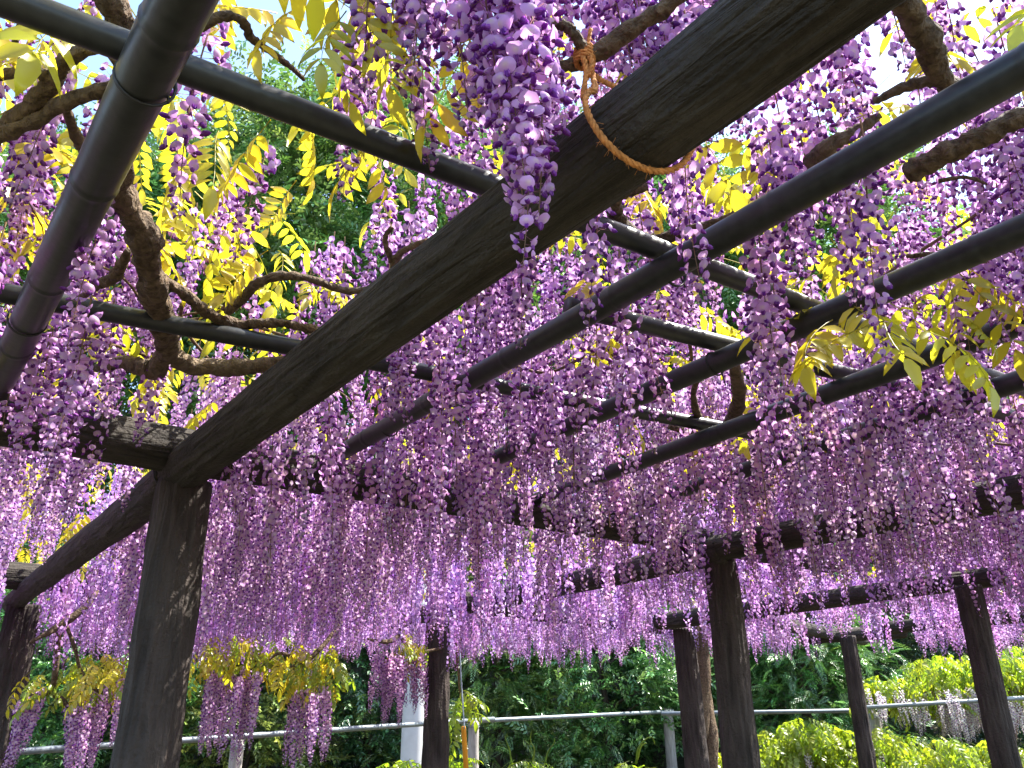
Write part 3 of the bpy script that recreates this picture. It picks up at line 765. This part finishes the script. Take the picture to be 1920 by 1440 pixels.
def leaf_mass(name, P, par, scl=(.85, 1.35), tint=(1, 1, 1), pitch=(.0, .9)):
    P = np.asarray(P); n = len(P); pick = RNG.integers(0, len(LEAFG), n); parts = []
    for k in range(len(LEAFG)):
        q = P[pick == k]; m = len(q)
        if not m: continue
        az = RNG.uniform(0, 6.28, m); pt = RNG.uniform(*pitch, m)
        f = np.stack([np.cos(az) * np.cos(pt), np.sin(az) * np.cos(pt), -np.sin(pt)], 1)
        R = frames(f, RNG.normal(0, .5, m)) * RNG.uniform(*scl, m)[:, None, None]
        v = RNG.uniform(.75, 1.15, m); tn = np.stack([v * RNG.uniform(.85, 1.08, m), v, v], 1) * np.array(tint)
        parts.append(scatter(*LEAFG[k], R, q, tn))
    V, T, C = join(parts)
    o = obj(name, mesh_np(name, V, T, C, MAT_LEAF), kind='stuff'); under(o, par); return o
for w_ in range(3):
    if lrest[w_]: leaf_mass('leaf_canopy', np.stack([LX[lrest[w_]], LY[lrest[w_]], EYE + LH[lrest[w_]]], 1), PAR[w_])
print('leaves', cl, [len(q) for q in lrest])
# the sprays that hang below the pipes
for px, py, d, az, pt, sc in ((1660, 600, 1.62, 3.3, .30, 1.15), (1640, 590, 1.60, -1.7, .75, 1.2), (1690, 610, 1.66, -1.2, .5, 1.1), (1560, 600, 1.7, -2.4, .5, 1.15), (1600, 560, 1.8, -1.9, .55, 1.15), (1640, 560, 1.8, .2, .3, 1.1), (1560, 560, 1.85, 2.8, .2, 1.1), (1790, 490, 1.75, -1.5, 1.15, 1.1), (1770, 490, 1.8, -2.4, 1.0, 1.1), (1810, 490, 1.8, -.6, 1.0, 1.1), (1800, 590, 1.7, -1.0, .9, .6), (1700, 540, 2.0, .4, .4, 1.1)):
    put_leaf(VINE_R, at_d(px, py, d), az, pt, random.gauss(0, .3), sc)
for px, py, d, az, pt, sc in ((600, 30, 1.2, -1.2, 1.1, .8), (640, 20, 1.15, -1.6, 1.2, .85), (690, 10, 1.15, -1.4, 1.2, .8), (740, 0, 1.2, -2.0, 1.2, .75), (570, 10, 1.3, -2.2, .9, .8), (770, 190, 1.5, -1.5, 1.2, .8), (60, 60, 1.3, -1.9, .8, 1.2), (110, 40, 1.3, -.9, .8, 1.2), (20, 50, 1.35, -2.4, .7, 1.2), (90, 90, 1.5, -1.4, .9, 1.2), (420, 250, 1.9, -1.2, .9, 1.2), (390, 260, 2.0, -2.0, .9, 1.2)):
    put_leaf(VINE_L, at_d(px, py, d), az, pt, random.gauss(0, .4), sc)
# drooping yellow leaves, low at the left
for cx, cyy, rx, ry, d, n in ((150, 1262, 95, 42, 5.1, 46), (455, 1210, 90, 38, 5.2, 60), (590, 1235, 55, 42, 5.25, 44), (775, 1200, 32, 22, 6.3, 16), (215, 1240, 40, 30, 5.2, 18)):
    for _ in range(n):
        a = random.uniform(0, 6.28); q = math.sqrt(random.random())
        put_leaf(VINE_W, at_d(cx + rx * q * math.cos(a), cyy + ry * q * math.sin(a), d + random.gauss(0, .16)), random.uniform(0, 6.28), random.uniform(.2, 1.1), random.gauss(0, .3), random.uniform(.75, 1.1), random.choice(LIME + LEAFM))

# thin canes running through the canopy
for i in range(64):
    w_ = (0, 1, 2)[i % 3]
    for _ in range(60):
        x, y = random.uniform(-4.5, 4.8), random.uniform(2.0, 7.5)
        own = 2 if sideP(x, y) > 0 else 0 if sideA(x, y) < 0 else 1
        if own == w_: break
    a = random.uniform(0, 6.28); P, R = [], []
    h = random.uniform(.92, 1.12)
    for k in range(7):
        P.append((x, y, EYE + h)); R.append(.0065 * (1 - k / 8)); a += random.gauss(0, .5); x += .17 * math.cos(a); y += .17 * math.sin(a); h += random.gauss(0, .035); h = min(max(h, .9), 1.3)
    P, R = catmull(P, R, 4); V, T = tube(P, R, 6, .2, i)
    under(obj('cane', mesh_np('cane', V, T, mat=MAT_TWIG)), PAR[w_])

# ------------------------------------------------------------------ coir rope from the branch round the great beam
kn = at_h(1096, 108, .94)
ax = (bA - aA).normalized(); sA_ = ax.cross(Vector((0, 0, 1))).normalized()
if sA_.dot(Vector((nA2[0], nA2[1], 0))) > 0: sA_ = -sA_            # towards the camera bay
uA = Vector((0, 0, 1))
def on_beam(px, py):                          # point of the axis seen at that pixel
    return at_h(px, py, HA)
c0, c1 = on_beam(1165, 262), on_beam(1235, 205)
t0 = (c0 - aA).dot(ax); t1 = (c1 - aA).dot(ax); rB = .076
loop = [kn + Vector((.004, -.012, 0)), kn + Vector((.012, -.004, -.05))]
for i in range(17):
    q = i / 16; ang = math.radians(55 - 250 * q)
    cen = aA + ax * (t0 + (t1 - t0) * q)
    loop.append(cen + sA_ * (math.cos(ang) * rB) + uA * (math.sin(ang) * rB))
loop += [kn + Vector((.03, .02, -.03)), kn + Vector((.0, .012, .01))]
lp, _ = catmull(loop, [1] * len(loop), 5)
def strands(pts, r, name='rope'):
    parts = []; n = len(pts)
    tw = 0; prev = None
    for k in range(3):
        q = []; s = None; L = 0
        for i in range(n):
            t = (pts[min(i + 1, n - 1)] - pts[max(i - 1, 0)]).normalized()
            s = t.orthogonal().normalized() if s is None else (s - t * s.dot(t)).normalized()
            L += (pts[i] - pts[i - 1]).length if i else 0
            a = L / .0045 + k * 2.094
            q.append(pts[i] + (s * math.cos(a) + t.cross(s) * math.sin(a)) * r * .55)
        V, T = tube(q, [r * .62] * n, 6, .15, k * 5.); parts.append((V, T, np.zeros((len(V), 3))))
    for i in range(int(n * 1.6)):             # loose fibres
        p = pts[random.randrange(n)]; d = Vector((random.gauss(0, 1), random.gauss(0, 1), random.gauss(-.3, 1))).normalized() * random.uniform(.006, .016)
        V, T = tube([p, p + d * .6 + Vector((0, 0, .001)), p + d], [.0003] * 3, 3); parts.append((V, T, np.zeros((len(V), 3))))
    return join(parts)
def fine(pts, step=.0025):
    out = []
    for i in range(len(pts) - 1):
        m = max(1, int((pts[i + 1] - pts[i]).length / step))
        out += [pts[i].lerp(pts[i + 1], k / m) for k in range(m)]
    return out + [pts[-1]]
ROPE = thing('rope', 'orange coir rope tied round a vine limb and looped under the great log beam', 'rope', (0, 0, 0))
ROPE.location = kn
V, T, C = strands(fine(lp), .0042); under(obj('loop', mesh_np('loop', V, T, mat=MAT_ROPE)), ROPE)
kp_ = []
for i in range(50):
    a = i * .55; kp_.append(kn + Vector((math.cos(a) * .014, math.sin(a) * .014, -.012 + i * .0006)))
V, T, C = strands(fine(kp_), .004); under(obj('knot', mesh_np('knot', V, T, mat=MAT_ROPE)), ROPE)
for dx, ln in ((-.004, .085), (.006, .04)):
    tp = [kn + Vector((dx + .004 * math.sin(k * .8), -.012, -.01 - ln * k / 6)) for k in range(7)]
    V, T, C = strands(fine(tp), .0042); under(obj('tail', mesh_np('tail', V, T, mat=MAT_ROPE)), ROPE)
tp = [kn + Vector((.004 + .002 * k, -.008, .008 + .011 * k)) for k in range(5)]
V, T, C = strands(fine(tp), .003); under(obj('tail', mesh_np('tail', V, T, mat=MAT_ROPE)), ROPE)

# ------------------------------------------------------------------ fence of concrete log posts with steel rails
FENCE = thing('fence', 'low fence of grey concrete log posts carrying thin steel pipe rails', 'fence', (at_h(888, 1352, -.5).x, at_h(888, 1352, -.5).y, 0))
HR = -.5
def rail(p, q, h0=HR, h1=HR, r=.030):
    a, b = (at_h(*p, h0), at_h(*q, h1)) if h0 else (at_d(*p, 10.3), at_d(*q, 10.5)); V, T = tube([(0, 0, 0), (0, 0, .004), (0, 0, (b - a).length - .004), (0, 0, (b - a).length)], [r * .94, r, r, r * .94], 16)
    o = between('rail', mesh_np('rail', V, T, mat=MAT_RAIL), a, b, None); under(o, FENCE)
rail((-120, 1420), (926, 1348), -.5, -.46); rail((848, 1354), (1262, 1334), -.5, -.5, .031); rail((1240, 1338), (1700, 1331), -.46, -.46, .030)
rail((1615, 1327), (1960, 1306), None, None, .028)
def fpost(px, py, d, h, dia=.15):
    p = at_h(px, py, h); me = log_mesh('post', EYE + h + .3 - gz(p.x, p.y) + .0, dia * .52, dia * .48, MAT_FPOST, px * .01, furrow=.05, k=10, seg=28, step=.05)
    o = obj('post', me, None, (p.x, p.y, gz(p.x, p.y) - .3)); under(o, FENCE)
    V, T = tube([(0, 0, 0)] + [(math.cos(k * .6) * dia * .56, math.sin(k * .6) * dia * .56, 0.002 * k) for k in range(1, 22)], [.004] * 22, 5)
    t = obj('wire_tie', mesh_np('wire_tie', V, T, mat=MAT_RAIL), None, (p.x, p.y, EYE + h - .09)); under(t, FENCE)
fpost(446, 1388, 0, -.5, .135); fpost(888, 1352, 0, -.47, .15); fpost(1251, 1327, 0, -.46, .19); fpost(1636, 1335, 0, -.47, .19)

# utility pole
pp = at_d(776, 1400, 12.2)
V, T = tube([(0, 0, -.4)] + [(0, 0, z) for z in np.linspace(0, 10.5, 12)], list(np.linspace(.215, .14, 13)), 32)
POLE = obj('utility_pole', None, None, (pp.x, pp.y, 0), label='smooth pale grey concrete utility pole standing behind the fence', cat='pole')
obj('shaft', mesh_np('shaft', V, T, mat=MAT_POLE), POLE)
for z in (1.9, 5.0, 7.5):
    V, T = tube([(math.cos(a) * .190, math.sin(a) * .190, z) for a in np.linspace(0, 6.283, 33)], [.012] * 33, 6); 
    if z > 3: obj('band', mesh_np('band', V * np.array((.86, .86, 1)), T, mat=MAT_RAIL), POLE)

# hanging cord with an orange strip
c_t, c_b = at_d(858, 1150, 6.6), at_d(871, 1364, 6.6)
CORD = thing('cord', 'thin pale blue cord hanging from the pergola above an orange strip', 'cord', c_b)
V, T = tube(*catmull([at_d(852, 1120, 6.6), at_d(861, 1205, 6.6), at_d(864, 1260, 6.6), at_d(867, 1310, 6.6), c_b + Vector((0, 0, -.01))], [.0055] * 5, 5), 8)
under(obj('line', mesh_np('line', V, T, mat=MAT_CORD)), CORD)
s0, s1 = at_d(869, 1362, 6.6), at_d(876, 1475, 6.6)
def slab(a, b, w_, th):
    a, b = Vector(a), Vector(b); d = (b - a).normalized(); s = d.cross(Vector((0, 1, 0))).normalized(); n = d.cross(s)
    V = []
    for p, k in ((a, .75), (a + d * .02, 1), (b, 1)):
        for i, j in ((-1, -1), (1, -1), (1, 1), (-1, 1)): V.append(p + s * (i * w_ / 2 * k) + n * (j * th / 2))
    T = []
    for i in range(2):
        for k in range(4):
            q, r_ = i * 4 + k, i * 4 + (k + 1) % 4; T += [(q, r_, r_ + 4), (q, r_ + 4, q + 4)]
    T += [(0, 2, 1), (0, 3, 2), (8, 9, 10), (8, 10, 11)]
    return np.array([tuple(v) for v in V]), np.array(T)
V, T = slab(s0, s1, .042, .012)
STR = obj('orange_strip', None, None, s1, label='flat orange plastic strip hanging at the end of the pale blue cord', cat='strip')
under(obj('strip', mesh_np('strip', V, T, mat=MAT_STRAP, smooth=False)), STR)
V, T = tube([s0 + Vector((math.cos(a) * .008, 0, math.sin(a) * .008 + .0)) for a in np.linspace(0, 6.28, 13)], [.002] * 13, 5)
under(obj('ring', mesh_np('ring', V, T, mat=MAT_WIRE)), STR)

# ------------------------------------------------------------------ sunlit low wisteria behind the posts on the right
def low_wisteria(label, blobs, rac, tone, seedn, stems):
    x0, y0, d0_ = blobs[0][0], 1440, blobs[0][4]
    b0 = at_d(x0, y0, d0_); t = thing('wisteria_vine', label, 'wisteria', (b0.x, b0.y, gz(b0.x, b0.y)))
    cnt_ = 0; rest_ = []
    for cx, cyy, rx, ry, d, n in blobs:
        for _ in range(n):
            a = random.uniform(0, 6.28); q = math.sqrt(random.random())
            p = at_d(cx + rx * q * math.cos(a), cyy + ry * q * math.sin(a), d + random.uniform(-.6, .6) * (rx / F * d))
            if cnt_ < 280 and random.random() < .5: put_leaf(t, p, random.uniform(0, 6.28), random.uniform(.1, 1.0), random.gauss(0, .35), random.uniform(1.2, 1.8), random.choice(LIME)); cnt_ += 1
            else: rest_.append(tuple(p))
    if rest_: leaf_mass('leaf_mass', rest_, t, (1.2, 1.8), (.55, .82, 1.0), (.1, 1.0))
    for px, py, d, n, sx in rac:
        for _ in range(n):
            p = at_d(px + random.uniform(-sx, sx), py + random.gauss(0, 7), d + random.gauss(0, .25)); Lr = random.choice(LENS[1:5])
            k = LENS.index(Lr); me = PALE[k]
            put(t, me, p.x, p.y, p.z, (1.15, 1.0), random.uniform(0, 6))
    for pts in stems:
        P = [at_d(px, py, d) for px, py, d, wpx in pts]; R = [wpx * d / F / 2 for px, py, d, wpx in pts]
        P, R = catmull(P, R, 4); V, T = tube(P, R, 7, .2, seedn); under(obj('branch', mesh_np('branch', V, T, mat=MAT_TWIG)), t)
    return t
PALE = [mesh_np('raceme', *raceme_geo(Lr, 700 + i, 1, .0075, 1.0, (1.2, 1.75, 1.18)), mat=MAT_PETAL) for i, Lr in enumerate(LENS)]
low_wisteria('bright yellow-green wisteria spilling over a pipe with pale lilac racemes below it',
             [(1800, 1262, 120, 42, 11.4, 260), (1900, 1250, 60, 50, 11.2, 120), (1730, 1288, 60, 26, 11.2, 90), (1652, 1285, 40, 24, 11.0, 70)],
             [(1815, 1300, 11.0, 60, 62), (1890, 1318, 11.0, 34, 40), (1655, 1300, 10.8, 14, 36), (1735, 1312, 10.9, 14, 34), (1820, 1330, 11.1, 40, 60)], None, 3.,
             [[(1650, 1345, 11.0, 10), (1690, 1320, 11.0, 9), (1745, 1300, 11.0, 8), (1800, 1312, 11.0, 7), (1850, 1300, 11.0, 8), (1925, 1295, 11.0, 16)], [(1900, 1480, 11.4, 34), (1890, 1400, 11.4, 30), (1905, 1300, 11.2, 26)]])
low_wisteria('broad yellow-green wisteria bush growing in the sun behind the three dark posts',
             [(1690, 1412, 160, 40, 9.9, 340), (1510, 1385, 85, 44, 10.0, 230), (1640, 1392, 45, 34, 9.8, 80), (1860, 1425, 90, 42, 10.0, 180), (1460, 1425, 60, 30, 9.9, 80), (1345, 1420, 34, 26, 9.6, 46)],
             [(1560, 1415, 9.9, 8, 60), (1700, 1425, 9.8, 8, 90), (1650, 1405, 9.9, 6, 40)], None, 5.,
             [[(1640, 1560, 10, 26), (1650, 1470, 10, 22), (1700, 1430, 10, 14), (1760, 1415, 10, 8)], [(1640, 1520, 10, 18), (1580, 1440, 10, 14), (1520, 1390, 10, 8)]])
def tendrils(t, lst, d):
    for pts in lst:
        P = [at_d(px, py, d) for px, py in pts]; R = list(np.linspace(.013, .004, len(P)))
        P, R = catmull(P, R, 5); V, T = tube(P, R, 6); under(obj('tendril', mesh_np('tendril', V, T, np.tile((.22, .30, .06), (len(V), 1)), MAT_LEAF)), t)
t = low_wisteria('small yellow-green wisteria clump with upright tendrils below the fence rail', [(1000, 1440, 42, 20, 9.3, 46)], [], None, 7., [[(1000, 1560, 9.3, 14), (1000, 1480, 9.3, 12), (995, 1435, 9.3, 6)]])
tendrils(t, [[(960, 1435), (955, 1405), (948, 1385), (951, 1376)], [(998, 1430), (1002, 1405), (995, 1390), (996, 1372)], [(1022, 1430), (1028, 1408), (1038, 1395), (1040, 1385)]], 9.3)
t = low_wisteria('small yellow-green wisteria clump with one curling tendril by a fence post', [(1183, 1446, 38, 20, 9.4, 42)], [], None, 8., [[(1185, 1560, 9.4, 14), (1185, 1480, 9.4, 12), (1190, 1440, 9.4, 6)]])
tendrils(t, [[(1193, 1432), (1196, 1405), (1208, 1388), (1222, 1382), (1228, 1396)], [(1195, 1425), (1202, 1400), (1212, 1393)]], 9.4)
low_wisteria('yellow-green wisteria clump at the foot of the concrete utility pole', [(770, 1436, 44, 16, 9.2, 52), (848, 1428, 20, 20, 9.2, 26)], [], None, 9., [[(790, 1560, 9.2, 14), (785, 1480, 9.2, 12), (775, 1440, 9.2, 6)]])
low_wisteria('lone bright green wisteria shoot beside the hanging pale blue cord', [(862, 1308, 9, 20, 7.6, 9)], [], None, 9., [[(853, 1180, 7.4, 5), (858, 1240, 7.5, 4), (862, 1300, 7.6, 3)]])

# ------------------------------------------------------------------ evergreen trees beyond the fence
def spray_geo(kind, seed):
    """a twig with its leaves: 0 broad glossy leaves, 1 flat conifer fronds, 2 fine loose leaves"""
    rng = np.random.default_rng(seed); parts = []
    n = (11, 18, 13)[kind]; L = (.30, .34, .34)[kind]
    for i in range(n):
        t = (i + .5) / n; s = -1 if i % 2 else 1
        p = np.array((L * t, 0, -.30 * L * t * t))
        if kind == 0:
            d = np.array((.75, s * rng.uniform(.4, 1.1), rng.uniform(-.7, .25))); l, wd = rng.uniform(.075, .115), .021
        elif kind == 1:
            d = np.array((.9, s * .75, rng.uniform(-.35, .0))); l, wd = .085 * (1.1 - t) + .025, .010
        else:
            d = np.array((.6, s * rng.uniform(.5, 1.2), rng.uniform(-.5, .5))); l, wd = rng.uniform(.055, .085), .017
        d = d / np.linalg.norm(d); sd_ = np.cross(d, (0, 0, 1.)) + rng.normal(0, .3, 3); sd_ /= np.linalg.norm(sd_); u = np.cross(sd_, d)
        V = [p, p + d * l * .5 - sd_ * wd + u * wd * .3, p + d * l - np.array((0, 0, l * .15)), p + d * l * .5 + sd_ * wd + u * wd * .3]
        c = rng.uniform(.7, 1.25); parts.append((np.array(V), np.array([(0, 1, 2), (0, 2, 3)]), np.tile((c, c, c), (4, 1))))
    return join(parts)
SPR = [[spray_geo(k, 50 + k * 4 + j) for j in range(3)] for k in range(3)]

def crown_geo(kind, H, rad, base, seed, col, nclump, per, jitter=.35, top=.35, sc=1.0):
    """sprays gathered in uneven clumps through the crown's volume"""
    rng = np.random.default_rng(seed); P, D = [], []
    for _ in range(nclump):
        t = rng.random() ** .8; z = base + (H - base) * t
        env = rad * (np.sqrt(max(0., 1 - ((t - top) / (1 - top)) ** 2)) if t > top else .65 + .35 * t / top) if kind != 1 else rad * (1.02 - t) ** .75
        a = rng.uniform(0, 6.28); q = rng.uniform(.45, 1.0) ** .5 * env * rng.uniform(.75, 1.18)
        c = np.array((q * math.cos(a), q * math.sin(a), z)); out = np.array((math.cos(a), math.sin(a), .15 if kind != 1 else -.15))
        cr = rng.uniform(.22, .5) * sc
        m = int(per * rng.uniform(.6, 1.4))
        P.append(c + rng.normal(0, 1, (m, 3)) * np.array((cr, cr, cr * .5))); D.append(out + rng.normal(0, .55, (m, 3)))
    P, D = np.vstack(P), np.vstack(D); n = len(P)
    pk = rng.integers(0, 3, n); parts = []; col = np.array(col)
    for k in range(3):
        q = pk == k; m = q.sum(); v = rng.uniform(.7, 1.35, m)
        tint = np.stack([col[0] * v * rng.uniform(.8, 1.35, m), col[1] * v, col[2] * v * rng.uniform(.7, 1.2, m)], 1)
        young = np.where(rng.random(m) < .16, 1.9, 1.0)[:, None] * np.array((1.15, 1, .9)); tint = tint * np.where(young > 1.3, young, 1.0)
        parts.append(scatter(*SPR[kind][k], frames(D[q], rng.normal(0, .5, m)) * (rng.uniform(.8, 1.3, m) * sc)[:, None, None], P[q], tint))
    return join(parts)
def tree(name, label, x, y, kind, H, rad, base, seed, col, nclump, per, sc=1.0, group=None, share=None, top=.35):
    z = gz(x, y); t = thing(name, label, 'tree', (x, y, z), group)
    V, T = tube(*catmull([(0, 0, -.3), (.06, .03, H * .25), (-.05, .08, H * .55), (.03, 0, H * .93)], [.03 + H * .016, .02 + H * .013, H * .008, .012], 6), 12, .15, seed)
    obj('trunk', mesh_np('trunk', V, T, mat=MAT_TRUNK), t)
    rg = random.Random(seed)
    for k in range(9):
        a = rg.uniform(0, 6.28); z0 = H * rg.uniform(.15, .75); l = rad * rg.uniform(.5, .85)
        V, T = tube(*catmull([(0, 0, z0), (math.cos(a) * l * .5, math.sin(a) * l * .5, z0 + l * .3), (math.cos(a) * l, math.sin(a) * l, z0 + l * .45)], [.012 + H * .005, .02, .008], 5), 7, .15, k)
        obj('limb', mesh_np('limb', V, T, mat=MAT_TRUNK), t)
    me = share or mesh_np('crown', *crown_geo(kind, H, rad, base, seed, col, nclump, per, sc=sc, top=top), mat=MAT_TREE)
    c = obj('crown', me, t)
    if share: c.scale = (rad / share['rad'], rad / share['rad'], H / share['hh']); c.rotation_euler.z = seed * 1.3
    else: me['rad'] = rad; me['hh'] = H
    return t, me
G_DARK, G_MID, G_CON, G_LIGHT = (.060, .160, .055), (.10, .235, .065), (.115, .235, .05), (.19, .31, .075)
TR = [  # px, depth, kind, height, radius, base, colour, clumps, sprays per clump, label, name
    (180, 12.0, 0, 3.9, 1.9, .1, G_MID, 95, 38, 'glossy green camellia bush behind the leftmost post', 'camellia_tree'),
    (470, 13.2, 0, 3.8, 1.8, .1, G_LIGHT, 95, 38, 'light green broadleaf bush behind the drooping low racemes', 'broadleaf_tree'),
    (690, 14.5, 0, 4.4, 2.0, .1, G_DARK, 100, 38, 'dark green broadleaf tree behind the concrete pole', 'broadleaf_tree'),
    (930, 14.0, 1, 4.8, 1.9, .1, G_CON, 150, 38, 'cypress with feathery flat fronds behind the hanging cord', 'cypress_tree'),
    (1130, 13.6, 0, 3.9, 1.75, .1, G_MID, 100, 40, 'round glossy evergreen behind the fence rail between two dark posts', 'evergreen_tree'),
    (1290, 15.5, 0, 4.6, 2.0, .1, G_DARK, 100, 38, 'deep green evergreen behind the twisted wisteria trunk', 'evergreen_tree'),
    (1500, 14.2, 1, 4.7, 2.1, .1, G_CON, 150, 38, 'cypress with bright frond tips above the wisteria bush', 'cypress_tree'),
    (1720, 15.6, 2, 4.6, 2.2, .1, (.040, .082, .030), 120, 40, 'grey-green fine-leaved tree above the bright wisteria', 'fine_leaved_tree'),
    (1960, 15.0, 0, 4.8, 2.1, .1, G_DARK, 100, 38, 'dark evergreen rising behind the spilling yellow-green wisteria', 'evergreen_tree'),
    (-60, 13.5, 0, 4.6, 2.0, .1, G_DARK, 100, 38, 'dark evergreen beside the glossy camellia bush', 'evergreen_tree'),
    (330, 15.4, 1, 4.8, 1.9, .1, G_CON, 150, 38, 'cypress filling the gap behind the camellia and light green bush', 'cypress_tree')]
SH = {}
for i, (px, d, kind, H, rad, base, col, nc, per, lab, nm) in enumerate(TR):
    p = at_d(px, 1282, d + 1.6)
    SH[(kind, col)] = tree(nm, lab, p.x, p.y, kind, H, rad, base, 20 + i, col, nc, per, share=SH.get((kind, col)))[1]
shared = {}
TALL = [(-900, 20, 18), (-350, 22, 19), (120, 21, 17), (480, 23, 21), (850, 22, 20), (1250, 24, 19), (1680, 23, 17), (250, 31, 24), (700, 30, 26), (1050, 32, 24), (1500, 33, 21), (-150, 33, 24), (2000, 33, 17)]
for i, (px, d, H) in enumerate(TALL):
    p = at_d(px, 1282, d); k = i % 3
    t, me = tree('tall_tree', 'tall green woodland tree rising on the slope behind the evergreens', p.x, p.y, 2 if k else 0, H, 4.4, 1.5, 60 + i, ((.11, .23, .05), (.15, .28, .065), (.09, .20, .05))[k], 190, 30, 2.5, 'tall trees on the slope behind the pergola', shared.get((k,)), .45)
    shared[(k,)] = me
    sc_ = 1.0
    t.rotation_euler.z = i * 1.7

if 0:
    n = sum(len(m.polygons) for m in bpy.data.meshes); print('TRIS', n); print(sorted([(len(m.polygons), m.name) for m in bpy.data.meshes])[-25:])
